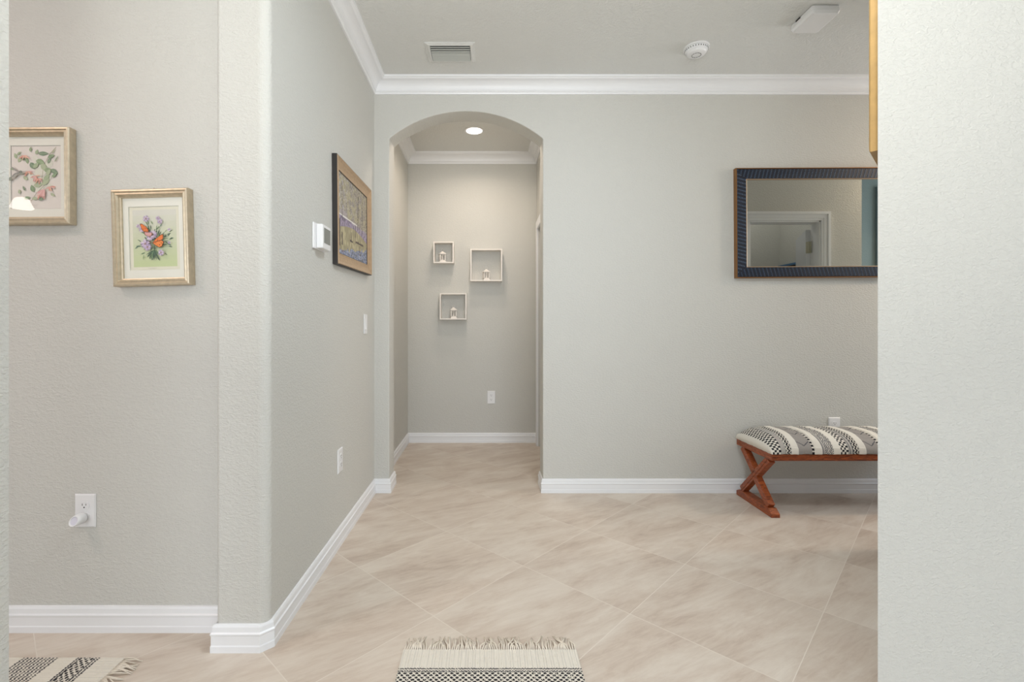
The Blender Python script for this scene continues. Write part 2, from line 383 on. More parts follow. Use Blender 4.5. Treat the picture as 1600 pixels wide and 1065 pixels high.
# crown
cp = [(0, 2.716), (0.010, 2.716), (0.013, 2.724), (0.016, 2.7265), (0.016, 2.731)]
for j in range(9):
    a = PI / 2 * j / 8; cp.append((0.020 + 0.052 * (1 - math.cos(a)), 2.733 + 0.056 * math.sin(a)))
cp += [(0.078, 2.792), (0.082, 2.797), (0.088, 2.799), (0.090, HC), (0, HC)]
o = sweep([(-4.5, YR), (XP, YR), (XP, YP), (XL - 0.028, YP), (XL, YP + 0.028), (XL, YB), (5.5, YB)], cp).build('trim_crown', M_TRIM); struct(o)
o = sweep([(XL, YBB), (XL, YE), (XR, YE), (XR, YBB), (XL, YBB)], cp).build('trim_crown_hall', M_TRIM); struct(o)
# hall doorway on the right: casing and a closed leaf
c = MB(); c.box(XR - 0.016, XR, 4.53, 4.61, 0, 2.13); c.box(XR - 0.016, XR, 3.67, 3.75, 0, 2.13); c.box(XR - 0.016, XR, 3.75, 4.53, 2.05, 2.13)
struct(c.build('trim_hall_door_casing', M_TRIM, bevel=0.003))
d = MB(); d.box(XR + 0.05, XR + 0.09, 3.755, 4.525, 0.005, 2.045)
struct(d.build('door_1', M_DOOR))
# side room doorway: casing, open leaf, hinge
c = MB()
def casing(prof_w=0.105):
    cw = 0.075
    for k_, (i0, i1, dp) in enumerate(((0, cw, .011), (cw - .022, cw, .020), (0.020, 0.036, .015))):
        y0 = YD if k_ == 0 else YD + .011
        for (x0, x1, z0, z1) in ((DL - i1, DL - i0, 0, DH + i0), (DR + i0, DR + i1, 0, DH + i0), (DL - i1, DR + i1, DH + i0, DH + i1)):
            c.box(x0, x1, y0, YD + dp, z0, z1)
    for (x0, x1, z0, z1) in ((DL, DL + 0.012, 0, DH), (DR - 0.012, DR, 0, DH), (DL, DR, DH - 0.012, DH)):
        c.box(x0, x1, YD - 0.11, YD, z0, z1)
casing(); struct(c.build('trim_side_door_casing', M_TRIM))
lf = MB(); lf.box(0, 0.56, -0.035, 0.0, 0.006, 1.98)
lfo = lf.build('door_2', M_DOOR, bevel=0.002); lfo.location = (DR - 0.012, YD - 0.112, 0); lfo.rotation_euler = (0, 0, math.atan2(-0.89, 0.42)); struct(lfo)
hg = MB()
for z in (0.25, 1.0, 1.775):
    hg.lathe([(0.009, z), (0.009, z + 0.1)], (-0.002, -0.012, 0), 12); hg.box(-0.006, -0.002, -0.034, 0.0, z, z + 0.1); hg.box(-0.03, 0.0, 0.0, 0.004, z, z + 0.1)
hg.build('hinge', M_HINGE, lfo)
sbox('entry_dark_slab', 4.1, 5.0, YN + 0.16, YN + 0.19, 0.0, 2.6, M_TEALDARK)  # added slab painted darker, for the shaded side past the wall corner

# ------------------------------------------------------------------ wall plates
def screw(mb, x, z, y): mb.lathe([(0.003, y), (0.003, y - 0.001)], (x, 0, z), 10, 'y')
def outlet(label, loc, rz=0.0, group='white duplex outlets'):
    t = thing('wall_outlet', label, 'outlet', loc, (0, 0, rz), group)
    pl = MB(); a, b = 0.039, 0.062
    pl.add([(-a, 0, -b), (a, 0, -b), (a, 0, b), (-a, 0, b), (-a, -.002, -b), (a, -.002, -b), (a, -.002, b), (-a, -.002, b), (-a + .004, -.006, -b + .004), (a - .004, -.006, -b + .004), (a - .004, -.006, b - .004), (-a + .004, -.006, b - .004)],
           [(0, 1, 2, 3), (0, 1, 5, 4), (1, 2, 6, 5), (2, 3, 7, 6), (3, 0, 4, 7), (4, 5, 9, 8), (5, 6, 10, 9), (6, 7, 11, 10), (7, 4, 8, 11), (8, 9, 10, 11)])
    pl.build('cover_plate', M_WHITE, t)
    for zc in (0.021, -0.021):
        f = MB(); pts = []
        for q in range(24):
            an = 2 * PI * q / 24; x = 0.0175 * math.cos(an); z = max(-0.0135, min(0.0135, 0.0175 * math.sin(an))); pts.append((x, z + zc))
        nn = len(pts)
        f.add([(x, -.006, z) for x, z in pts] + [(x, -.0085, z) for x, z in pts], [tuple(range(nn)), tuple(range(nn, 2 * nn))] + [(i, (i + 1) % nn, nn + (i + 1) % nn, nn + i) for i in range(nn)])
        r_ = f.build('receptacle', M_WHITE, t)
        s_ = MB(); s_.box(-0.0078, -0.0058, -.0089, -.0084, zc - .001, zc + .007); s_.box(0.0058, 0.0078, -.0089, -.0084, zc, zc + .0065)
        s_.lathe([(0.0026, -.0084), (0.0026, -.0089)], (0, 0, zc - 0.007), 12, 'y')
        s_.build('slots', M_DARK, r_)
    sc = MB(); screw(sc, 0, 0, -0.006); sc.build('screw', M_WHITE, t)
    return t
outlet('white duplex outlet low on the recessed left wall with air freshener plugged in', (-1.497, YR - 0.0005, 0.450))
outlet('white duplex outlet on the hallway end wall seen through the arch', (0.047, YE - 0.0005, 0.441))
outlet('white duplex outlet on the back wall just above the striped bench', (2.375, YB - 0.0005, 0.452))
outlet('white duplex outlet low on the left side wall near the baseboard', (XL + 0.0005, 2.507, 0.437), R(90))
sw = thing('light_switch', 'white rocker light switch on the left side wall below the painting', 'switch', (XL + 0.0005, 3.03, 1.15), (0, 0, R(90)))
MB().box(-0.037, 0.037, -0.006, 0, -0.062, 0.062).build('cover_plate', M_WHITE, sw, bevel=0.003)
MB().add([(-.017, -.006, -.034), (.017, -.006, -.034), (.017, -.006, .034), (-.017, -.006, .034), (-.017, -.011, -.034), (.017, -.011, -.034), (.017, -.0065, .034), (-.017, -.0065, .034)],
         [(0, 1, 2, 3), (4, 5, 6, 7), (0, 1, 5, 4), (1, 2, 6, 5), (2, 3, 7, 6), (3, 0, 4, 7)]).build('rocker', M_WHITE, sw)
af = thing('air_freshener', 'white plug-in air freshener with slanted oval top in the left wall outlet', 'air freshener', (-1.499, YR - 0.0092, 0.427))
body = MB(); nn = 28; rings = [(0.012, 0.0), (0.018, -0.003), (0.0195, -0.012), (0.0190, -0.030), (0.0165, -0.044)]
vs = []; fs = []
for r_, y in rings:
    for q in range(nn):
        an = 2 * PI * q / nn; sl = 0.010 * (y / -0.044) ** 2
        vs.append((r_ * math.cos(an), y + sl * math.sin(an) * 0.8, r_ * 1.0 * math.sin(an) + 0.05 * (-y)))
for i in range(len(rings) - 1):
    for q in range(nn): fs.append((i * nn + q, i * nn + (q + 1) % nn, (i + 1) * nn + (q + 1) % nn, (i + 1) * nn + q))
fs.append(tuple(range(nn)))
last = [Vector(v) for v in vs[-nn:]]; cen = sum(last, Vector()) / nn
inner = [cen + (v - cen) * 0.86 for v in last]; inner2 = [cen + (v - cen) * 0.8 + Vector((0, 0.005, 0)) for v in last]
b0 = len(vs); vs += inner + inner2
for q in range(nn):
    fs.append((b0 - nn + q, b0 - nn + (q + 1) % nn, b0 + (q + 1) % nn, b0 + q)); fs.append((b0 + q, b0 + (q + 1) % nn, b0 + nn + (q + 1) % nn, b0 + nn + q))
fs.append(tuple(b0 + nn + q for q in range(nn)))
obj('housing', vs, fs, M_WHITE, af, smooth=True)
obj('vent_face', [v + Vector((0, -0.0012, 0)) for v in inner2], [tuple(range(nn))], mat('pale_lilac_plastic', (214, 212, 222), 0.4), af)

th = thing('thermostat', 'white wall thermostat with small grey screen beside the painting', 'thermostat', (XL + 0.0005, 2.185, 1.54), (0, 0, R(90)))
MB().box(-0.075, 0.065, -0.008, 0, -0.058, 0.058).build('back_plate', M_WHITE, th, bevel=0.003)
MB().box(-0.048, 0.062, -0.038, -0.008, -0.054, 0.054).build('housing', M_WHITE, th, bevel=0.004)
MB().box(-0.030, 0.052, -0.0392, -0.0375, -0.028, 0.040).build('screen', M_SCREEN, th)

# ------------------------------------------------------------------ pictures
def frame_mesh(w_, h_, prof, name, m, parent):
    vs = []; fs = []
    for ins, dep in prof:
        a, b = w_ / 2 - ins, h_ / 2 - ins
        vs += [(-a, -dep, -b), (a, -dep, -b), (a, -dep, b), (-a, -dep, b)]
    n_ = len(prof)
    for i in range(n_):
        j = (i + 1) % n_
        for q in range(4): fs.append((i * 4 + q, i * 4 + (q + 1) % 4, j * 4 + (q + 1) % 4, j * 4 + q))
    return obj(name, vs, fs, m, parent)
PROF = [(0, 0), (0, .030), (.003, .034), (.008, .035), (.0115, .030), (.0135, .030), (.0185, .032), (.023, .026), (.025, .021), (.029, .019), (.029, .004), (.029, 0)]
def small_picture(label, loc, ry, art):
    t = thing('framed_print', label, 'picture', loc, (0, ry, 0))
    W_, H_ = 0.284, 0.356
    frame_mesh(W_, H_, PROF, 'frame', M_SILVER, t)
    mt = MB(); ow, oh = 0.094, 0.1185; iw, ih = W_ / 2 - 0.028, H_ / 2 - 0.028
    # bevelled mat with window
    oz = 0.0
    loops = [[(-iw, -.012, -ih), (iw, -.012, -ih), (iw, -.012, ih), (-iw, -.012, ih)], [(-ow, -.012, -oh + oz), (ow, -.012, -oh + oz), (ow, -.012, oh + oz), (-ow, -.012, oh + oz)],
             [(-ow + .0015, -.0100, -oh + oz + .0015), (ow - .0015, -.0100, -oh + oz + .0015), (ow - .0015, -.0100, oh + oz - .0015), (-ow + .0015, -.0100, oh + oz - .0015)]]
    vs = sum(loops, []); fs = []
    for i in range(2):
        for q in range(4): fs.append((i * 4 + q, i * 4 + (q + 1) % 4, i * 4 + 4 + (q + 1) % 4, i * 4 + 4 + q))
    obj('mat_board', vs, fs, M_MAT, t)
    art.build('print', t, -0.0085)
    MB().box(-iw, iw, -.0165, -.0158, -ih, ih).build('glass', M_GLASS, t)
    hk = MB(); hk.tube([(0, -0.001, H_ / 2 - .002), (0, -0.006, H_ / 2 + 0.006), (0.003, -0.008, H_ / 2 + 0.009)], 0.0012)
    hk.build('hanger', M_BRONZE, t)
    return t
rnd = random.Random(3)
A = Art(0.86, (214, 218, 196)); A.rect(-.094, .094, -.1185, .1185, (228, 224, 206)); 
# graded green ground of the butterfly print
for i in range(10):
    z0 = -.106 + i * .0212; f = i / 9; A.rect(-.080, .082, z0, z0 + .0213, (int(196 + 20 * f), int(208 + 6 * f), int(158 + 46 * f)))
G = [(72, 98, 78), (98, 128, 92), (60, 84, 70), (126, 150, 108), (88, 116, 100)]
cxx, czz = 0.0, -0.02
for i in range(95):
    an = rnd.uniform(-0.3, PI + 0.3) if rnd.random() < 0.72 else rnd.uniform(PI, 2 * PI); rr = rnd.uniform(0.01, 0.072)
    x = cxx + rr * math.cos(an) * 0.9; z = czz + rr * math.sin(an) * (1.05 if an < PI else .75)
    A.line(cxx, czz - 0.02, x, z, 0.0006, rnd.choice(G)) if i % 4 == 0 else None
    A.leaf(x, z, an + rnd.uniform(-.6, .6), rnd.uniform(.010, .020), rnd.uniform(.0025, .0045), rnd.choice(G))
for i in range(18):
    an = -PI / 2 + rnd.uniform(-1.25, 1.25); A.leaf(0.0, -0.045, an, rnd.uniform(.022, .042), .004, rnd.choice(G[:3]))
for (x, z, r_) in [(-.026, .072, .014), (.018, .073, .009), (.026, .060, .011), (-.055, .045, .008), (-.04, .034, .014), (0.0, .012, .018), (-.028, -.022, .02), (-.02, -.034, .016), (.03, -.056, .013), (.062, .028, .007), (.062, -.02, .006), (-.008, .002, .015)]:
    for q in range(16): A.leaf(x, z, 2 * PI * q / 16 + rnd.random() * .3, r_, r_ * .28, rnd.choice([(196, 176, 204), (176, 156, 190), (212, 196, 216), (160, 140, 176)]))
    A.disc(x, z, r_ * .22, (150, 120, 110))
OR, OD, BR = (226, 112, 56), (205, 86, 40), (92, 48, 34)
def wing(pts, c): A.poly([(x * 1.0, z) for x, z in pts], BR); mx_ = sum(p[0] for p in pts) / len(pts); mz = sum(p[1] for p in pts) / len(pts); A.poly([(mx_ + (x - mx_) * .86, mz + (z - mz) * .86) for x, z in pts], c)
wing([(-.044, .052), (-.036, .052), (-.02, .040), (-.012, .028), (-.012, .020), (-.03, .022), (-.037, .030)], OR)
wing([(-.03, .022), (-.012, .020), (0.002, .018), (.0, .006), (-.014, .004), (-.026, .01)], (206, 150, 150))
wing([(.0, -.020), (.012, -.006), (.034, .010), (.042, .012), (.042, -.004), (.036, -.010), (.02, -.014)], OR)
wing([(.0, -.020), (.02, -.014), (.036, -.010), (.044, -.016), (.036, -.034), (.026, -.038), (.012, -.030)], (232, 126, 62))
for i in range(20):
    A.disc(rnd.uniform(.008, .038), rnd.uniform(-.030, .004), .0012, BR, 6)
for i in range(9): A.disc(rnd.uniform(-.036, -.014), rnd.uniform(.024, .042), .0011, BR, 6)
A.line(.0, -.020, -.012, -.014, .0022, (120, 80, 60)); A.line(-.016, -.1125, .016, -.1125, .0007, (170, 168, 158))
A.line(-.01, -.1155, .01, -.1155, .0006, (180, 178, 168))
small_picture('small champagne framed print of two orange butterflies on purple flowers', (-1.234, YR - 0.001, 1.465), R(-1.6), A)
A = Art(0.66, (222, 216, 208)); A.rect(-.094, .094, -.1185, .1185, (226, 218, 210))
A.rect(-.090, .090, -.115, .115, (229, 222, 214))
for i in range(26):
    A.disc(rnd.uniform(-.03, .05), rnd.uniform(-.05, .07), rnd.uniform(.008, .016), rnd.choice([(222, 222, 206), (218, 220, 202)]), 14)
G = [(96, 132, 86), (118, 150, 100), (140, 164, 120), (86, 118, 84), (158, 176, 134)]
stem = [(.075, .112), (.05, .085), (.028, .04), (.022, .0), (.03, -.03), (.0, -.06), (-.02, -.09)]
for i in range(len(stem) - 1): A.line(*stem[i], *stem[i + 1], .0014, (140, 128, 96))
for (x, z, a, L, W_) in [(-.072, .07, 1.9, .022, .012), (-.065, .055, 1.2, .032, .014), (-.03, .05, 1.8, .03, .012), (0, .085, 1.2, .02, .012), (.008, .088, .0, .04, .016), (.0, .062, -.3, .034, .022), (.02, .05, -.9, .034, .022), (.045, .05, 1.2, .026, .011), (.055, .03, -.6, .034, .018), (.03, .025, .1, .03, .017), (-.02, .055, -1.0, .03, .02), (-.008, -.03, .1, .032, .02), (.02, -.028, .6, .038, .02), (.03, -.012, .8, .03, .018), (-.008, -.055, 1.9, .028, .018), (-.045, -.078, .1, .026, .012), (-.015, -.078, -.1, .024, .012), (-.04, -.05, 2.0, .02, .008), (-.055, .095, -2.4, .02, .008), (-.075, .03, 3.0, .02, .008), (.06, .085, 1.0, .026, .004), (-.02, .095, 1.4, .018, .01), (-.042, .062, 2.2, .02, .01), (.045, .072, .4, .028, .014), (.04, .008, .9, .026, .015), (-.03, -.01, 2.4, .022, .014), (.06, .0, .6, .022, .012), (.01, -.085, .4, .026, .012), (-.06, -.062, 1.6, .018, .01), (.055, -.06, -.6, .02, .01), (-.008, .035, .7, .026, .016), (.07, .055, 1.0, .03, .004)]:
    A.leaf(x, z, a, L, W_, rnd.choice(G)); A.line(x, z, x + L * .9 * math.cos(a), z + L * .9 * math.sin(a), .0006, (190, 200, 166))
for (x, z) in [(-.028, .022), (.0, .005), (.012, -.005), (.055, -.035), (.02, -.062), (-.04, .08)]:
    for q in range(9): A.leaf(x, z, rnd.uniform(3.4, 6.4), rnd.uniform(.014, .028), .0045, rnd.choice([(226, 150, 124), (214, 124, 104), (236, 176, 150), (222, 160, 160)]))
for q in range(8): A.leaf(.035, -.045, 3.6 + q * .16, .036, .005, rnd.choice([(222, 150, 148), (234, 184, 178)]))
A.leaf(-.086, .0, .55, .038, .012, (112, 112, 108)); A.leaf(-.06, .018, 2.5, .036, .007, (128, 124, 120)); A.leaf(-.085, .0, -2.3, .018, .012, (108, 120, 104)); A.leaf(-.064, .014, -2.3, .03, .008, (150, 150, 140)); A.disc(-.052, .018, .006, (84, 92, 80)); A.line(-.05, .019, -.03, .022, .001, (60, 60, 60))
A.leaf(-.06, .012, .1, .028, .006, (120, 128, 112))
A.line(-.03, -.104, .012, -.104, .0008, (160, 154, 148)); A.line(-.024, -.109, .006, -.109, .0006, (170, 166, 158))
small_picture('champagne framed hummingbird print, cut off at the left edge of the view', (-1.674, YR - 0.001, 1.691), R(-0.4), A)

def grid_paint(name, w_, h_, res, fn, m, parent, axis='xz', y=0.0, zfn=None):
    nu, nv = int(w_ / res) + 1, int(h_ / res) + 1
    U, V = np.meshgrid(np.linspace(0, 1, nu), np.linspace(0, 1, nv))
    X_ = (U - .5) * w_; Z_ = (V - .5) * h_
    H_ = zfn(U, V) if zfn is not None else np.zeros_like(U)
    if axis == 'xz': P = np.stack([X_, np.full_like(X_, y) - H_, Z_], -1).reshape(-1, 3)
    else: P = np.stack([X_, Z_, np.full_like(X_, y) + H_], -1).reshape(-1, 3)
    i = np.arange(nu * nv).reshape(nv, nu)
    Fq = np.stack([i[:-1, :-1], i[:-1, 1:], i[1:, 1:], i[1:, :-1]], -1).reshape(-1, 4)
    me = bpy.data.meshes.new(name); me.from_pydata(P.tolist(), [], Fq.tolist())
    rgb = nlin(fn(U, V)).reshape(-1, 3); paint_attr(me, np.concatenate([rgb, np.ones((len(rgb), 1))], 1))
    me.materials.append(m); me.polygons.foreach_set('use_smooth', [True] * len(me.polygons))
    o_ = bpy.data.objects.new(name, me); COL.objects.link(o_); o_.parent = parent
    return o_
def mixc(a, b, t_): return a + (b - a) * t_[..., None]
def painting(U, V):
    n1 = vnoise(U * 60, V * 46, 1); n2 = vnoise(U * 24, V * 18, 2); n3 = vnoise(U * 110, V * 80, 3); n4 = vnoise(U * 8, V * 7, 5)
    C = np.zeros(U.shape + (3,)); C[:] = (176, 166, 150)
    tree = mixc(mixc(np.array([[(158, 146, 134)]] * 1)[0] * np.ones_like(C), np.array((190, 176, 128)) * np.ones_like(C), np.clip(n2 * 1.8 - .3, 0, 1)), np.array((206, 200, 204)) * np.ones_like(C), np.clip((n1 - .62) * 3 + (0.25 - U) * 1.2, 0, .8))
    tree = mixc(tree, np.array((104, 92, 92)) * np.ones_like(C), np.clip((n3 - .6) * 3 * (0.4 + U), 0, .75))
    C = tree
    hz = 0.48 - 0.02 * U
    purple = mixc(np.array((168, 146, 186)) * np.ones_like(C), np.array((110, 94, 120)) * np.ones_like(C), np.clip(n1 * 1.5 - .3, 0, 1))
    C = np.where((V < hz)[..., None], purple, C)
    fence = (np.abs(V - hz - 0.01) < 0.010) & (U < .6); C = np.where(fence[..., None], np.array((226, 220, 214)), C)
    posts = (np.abs((U * 14) % 1 - .5) < .07) & (V > hz - .06) & (V < hz + .03) & (U > .4); C = np.where(posts[..., None], np.array((214, 206, 196)), C)
    house = (U > .04) & (U < .26) & (V > .5) & (V < .57 - .25 * np.abs(U - .15)); C = np.where(house[..., None], np.array((176, 160, 160)), C)
    lawn = mixc(np.array((204, 188, 128)) * np.ones_like(C), np.array((166, 152, 104)) * np.ones_like(C), np.clip(n2 * 1.4 - .2 + .3 * n3, 0, 1))
    yl = 0.31 + 0.09 * np.sin(U * 3.1 + .1)
    C = np.where(((V < yl) & (V > .06))[..., None], lawn, C)
    blue = mixc(np.array((92, 108, 156)) * np.ones_like(C), np.array((186, 192, 222)) * np.ones_like(C), np.clip(n3 * 2 - .7, 0, 1))
    blue = mixc(blue, np.array((96, 100, 74)) * np.ones_like(C), np.clip(n1 * 2 - 1.1, 0, 1))
    fb = V < (.03 + .17 * U + .07 * (n2 - .5)); C = np.where(fb[..., None], blue, C)
    for (x0, x1, z0, z1) in ((.03, .055, .1, .42), (.1, .13, .12, .26), (.40, .42, .22, .34), (.36, .46, .215, .23), (.55, .565, .22, .46), (.56, .85, .235, .245), (.70, .72, .08, .2)):
        mk = (U + .01 * (n3 - .5) > x0) & (U < x1) & (V > z0) & (V < z1 + .03 * n1); C = np.where(mk[..., None], np.array((92, 76, 72)), C)
    trunk = ((np.abs(U - .12) < .012) | (np.abs(U - .62 - .05 * V) < .014) | (np.abs(U - .82) < .01)) & (V > hz - .05) & (V < .9) & (n3 > .35); C = np.where(trunk[..., None], C * .62, C)
    g_ = C.mean(-1, keepdims=True)
    return g_ * .42 + C * .58
pt = thing('framed_painting', 'tan framed garden landscape painting with purple flowers on left side wall', 'painting', (XL + 0.001, 2.738, 1.729), (0, R(-1.4), R(90)))
pt.rotation_mode = 'XYZ'
PW, PH = 0.706, 0.548
pt.rotation_euler = (0, 0, R(90)); 
ptm = Matrix.Translation((XL + 0.001, 2.738, 1.729)) @ Matrix.Rotation(R(90), 4, 'Z') @ Matrix.Rotation(R(-1.3), 4, 'Y')
pt.matrix_world = ptm
frame_mesh(PW, PH, [(0, 0), (0, .024), (.001, .0255), (.0035, .0255), (.0035, .002), (.0035, 0)], 'outer_edge', M_BLACK, pt)
frame_mesh(PW - .007, PH - .007, [(0, 0.004), (0, .027), (.003, .029), (.006, .0275), (.018, .021), (.035, .016), (.050, .0145), (.056, .016), (.059, .014), (.059, .004)], 'frame', M_TANFRAME, pt)
frame_mesh(PW - .124, PH - .124, [(0, 0.004), (0, .0135), (.003, .0135), (.003, .004)], 'liner', M_BLACK, pt)
grid_paint('canvas', PW - .124, PH - .124, 0.0024, painting, M_CANVAS, pt, y=-0.010, zfn=lambda U, V: 0.0006 * vnoise(U * 120, V * 90, 9))

# gold frame on the diagonal wall, seen edge-on
gt = thing('gold_picture_frame', 'gold framed picture seen edge-on at upper right beside the near wall', 'picture')
gl = Vector((1.06, 1.3)) + Vector((.7071, .7071)) * 0.30 + Vector((-.7071, .7071)) * 0.001
gt.location = (gl.x, gl.y, 2.02); gt.rotation_euler = (0, 0, R(-135))
GW, GH = 0.56, 0.80
frame_mesh(GW, GH, [(0, 0), (0, .017), (.004, .020), (.016, .022), (.03, .016), (.045, .018), (.055, .010), (.055, 0)], 'frame', M_GOLD, gt)
MB().box(-GW / 2 + .05, GW / 2 - .05, -.009, -.004, -GH / 2 + .05, GH / 2 - .05).build('picture', mat('picture_paper', (190, 184, 170), 0.7, var=(9, 0.15)), gt)

# ------------------------------------------------------------------ mirror
mr_ = thing('wall_mirror', 'rectangular wall mirror in navy embossed frame above the bench', 'mirror')
MW, MH = 1.22, 0.745
mr_.matrix_world = Matrix.Translation((1.69 + MW / 2, YB - 0.0005, 1.838)) @ Matrix.Rotation(R(-0.35), 4, 'Y')
frame_mesh(MW, MH, [(0, 0), (0, .030), (.002, .033), (.006, .033), (.0065, .028), (.0065, 0)], 'outer_edge', M_BRONZE, mr_)
frame_mesh(MW - .013, MH - .013, [(0, 0.002), (0, .028), (.004, .030), (.064, .027), (.066, .024), (.066, 0.002)], 'frame', M_NAVY, mr_)
frame_mesh(MW - .145, MH - .145, [(0, 0.002), (0, .026), (.002, .0275), (.0055, .025), (.0055, 0.002)], 'inner_edge', mat('pale_bronze_lip', (172, 148, 122), 0.4, 0.4), mr_)
st = MB(); sp_ = 0.0165
def stud(x, z, y, vert):
    a_, b_ = (0.0085, 0.0050) if not vert else (0.0050, 0.0085)
    st.add([(x - a_, -y, z), (x, -y, z - b_), (x + a_, -y, z), (x, -y, z + b_), (x, -y - 0.0030, z)], [(0, 1, 4), (1, 2, 4), (2, 3, 4), (3, 0, 4)])
ix, iz = MW / 2 - 0.0065, MH / 2 - 0.0065
sp_ = 0.0255
for row in range(6):
    off = 0.0075 + row * 0.0102; y_ = 0.0295 - off * 0.045
    sh = (row % 2) * sp_ / 2; a_ = ix - off; b_ = iz - off
    for i in range(int(2 * a_ / sp_) + 1):
        xx = -a_ + sh + i * sp_
        if xx < a_:
            for s_ in (-1, 1): stud(xx, s_ * b_, y_, False)
    for i in range(1, int(2 * b_ / sp_) + 1):
        zz = -b_ + sh + i * sp_
        if abs(zz) < b_ - 0.008:
            for s_ in (-1, 1): stud(s_ * a_, zz, y_, True)
st.build('studs', mat('blue_grey_studs', (44, 66, 90), 0.4, 0.0, 0.5), mr_)
MB().box(-MW / 2 + .07, MW / 2 - .07, -.018, -.012, -MH / 2 + .07, MH / 2 - .07).build('mirror_glass', M_MIRROR, mr_)

# something hung in the side room, seen in the mirror
bt = thing('blue_framed_picture', 'blue edged picture frame seen low in the mirror reflection', 'picture', (2.20, YN + 0.123, 1.60), (0, 0, 0))
bt.rotation_euler = (0, 0, R(-90)); bt.location = (3.1195, 1.60, 1.645)
frame_mesh(0.36, 0.26, [(0, 0), (0, .02), (.02, .024), (.02, 0)], 'frame', mat('blue_frame', (70, 112, 150), 0.4), bt)
MB().box(-0.165, 0.165, -.012, -.004, -.115, .115).build('picture', M_BLACK, bt)

# ------------------------------------------------------------------ ceiling things
def vent():
    t = thing('ceiling_vent', 'white louvred air vent in the ceiling before the arch', 'vent', (-0.217, 2.935, HC - 0.0005))
    w_, d_ = 0.300, 0.215; iw, id_ = 0.120, 0.083
    v = []; f = []
    for (a, b, z) in ((w_ / 2, d_ / 2, 0), (w_ / 2, d_ / 2, -.003), (iw + .008, id_ + .008, -.009), (iw, id_, -.009), (iw, id_, 0)):
        v += [(-a, -b, z), (a, -b, z), (a, b, z), (-a, b, z)]
    for i in range(5):
        j = (i + 1) % 5
        for q in range(4): f.append((i * 4 + q, i * 4 + (q + 1) % 4, j * 4 + (q + 1) % 4, j * 4 + q))
    obj('flange', v, f, M_CEIL, t)
    MB().box(-iw, iw, -id_, id_, -.0015, -.0005).build('duct_shade', M_DARK, t)  # dark plate stands in for shade inside the vent, no opening cut
    lv = MB(); nb = 7
    for i in range(nb):
        yc = -id_ + 0.025 + i * (2 * id_ - 0.036) / (nb - 1)
        pts = []
        for q in range(5):
            a = q / 4; pts.append((yc - 0.013 + 0.0218 * a, -0.0085 + (0.006, 0.0045, 0.0022, 0.0008, 0, -.001, -.001)[i] * a * a))
        for q in range(4):
            (y0, z0), (y1, z1) = pts[q], pts[q + 1]
            lv.add([(-iw + .002, y0, z0), (iw - .002, y0, z0), (iw - .002, y1, z1), (-iw + .002, y1, z1), (-iw + .002, y0, z0 + .0012), (iw - .002, y0, z0 + .0012), (iw - .002, y1, z1 + .0012), (-iw + .002, y1, z1 + .0012)],
                   [(0, 1, 2, 3), (4, 5, 6, 7), (0, 1, 5, 4), (1, 2, 6, 5), (2, 3, 7, 6), (3, 0, 4, 7)])
    lv.build('louvres', mat('grey_white_metal', (196, 200, 196), 0.4), t)
vent()
sd = thing('smoke_detector', 'round white smoke detector on the ceiling', 'smoke detector', (1.262, 2.885, HC - 0.0005))
MB().lathe([(0.074, 0), (0.074, -0.008), (0.071, -0.010)], n=48).build('base', M_WHITE, sd)
MB().lathe([(0.064, -0.010), (0.066, -0.013), (0.064, -0.022), (0.057, -0.027)], n=48).build('collar', M_TRIM, sd)
MB().lathe([(0.056, -0.027), (0.057, -0.032), (0.050, -0.041), (0.030, -0.045), (0.0, -0.0455)], n=48, cap=False).build('cap', M_WHITE, sd, smooth=True)
g = MB(); g2 = MB()
for q in range(28):
    an = 2 * PI * q / 28; mt_ = Matrix.Rotation(an, 4, 'Z'); g.box(0.0635, 0.0662, -0.003, 0.003, -0.021, -0.014, mt_)
for q in range(12):
    an = 2 * PI * q / 12; mt_ = Matrix.Rotation(an, 4, 'Z'); g2.box(0.024, 0.027, -0.005, 0.005, -0.0468, -0.045, mt_)
M_GS = mat('grey_slots', (120, 120, 118), 0.6)
g.build('vent_slots', M_GS, sd); g2.build('sounder_grille', M_GS, sd)
cb = thing('ceiling_sensor_box', 'white rectangular box fixed to the ceiling at upper right', 'ceiling box', (1.768, 2.585, HC - 0.0005))
MB().box(-0.072, 0.072, -0.088, 0.088, -0.012, 0).build('base', M_WHITE, cb, bevel=0.006)
def rrect(a, b, r_, n_=6):
    pts = []
    for (sx, sy, s0) in ((1, 1, 0), (-1, 1, 90), (-1, -1, 180), (1, -1, 270)):
        for q in range(n_ + 1):
            an = R(s0 + 90 * q / n_); pts.append((sx * (a - r_) + r_ * math.cos(an), sy * (b - r_) + r_ * math.sin(an)))
    return pts
v = []; loops = [(0.075, 0.091, 0.014, -0.012), (0.076, 0.092, 0.015, -0.030), (0.070, 0.086, 0.014, -0.043), (0.062, 0.078, 0.012, -0.0455)]
for a, b, r_, z in loops: v += [(x, y, z) for x, y in rrect(a, b, r_)]
N_ = len(rrect(1, 1, .1)); f = []
for i in range(3):
    for q in range(N_): f.append((i * N_ + q, i * N_ + (q + 1) % N_, (i + 1) * N_ + (q + 1) % N_, (i + 1) * N_ + q))
f.append(tuple(3 * N_ + q for q in range(N_))); f.append(tuple(range(N_)))
obj('cover', v, f, M_WHITE, cb)
MB().box(-0.0765, -0.074, 0.005, 0.04, -0.012, -0.004).build('slot', M_DARK, cb)
rl = thing('recessed_light', 'lit round recessed light in the hallway ceiling', 'ceiling light', (-0.104, 4.107, HC - 0.0005))
MB().lathe([(0.085, 0), (0.085, -0.004), (0.070, -0.007), (0.066, -0.003), (0.066, 0)], n=48).build('trim_ring', M_TRIM, rl)
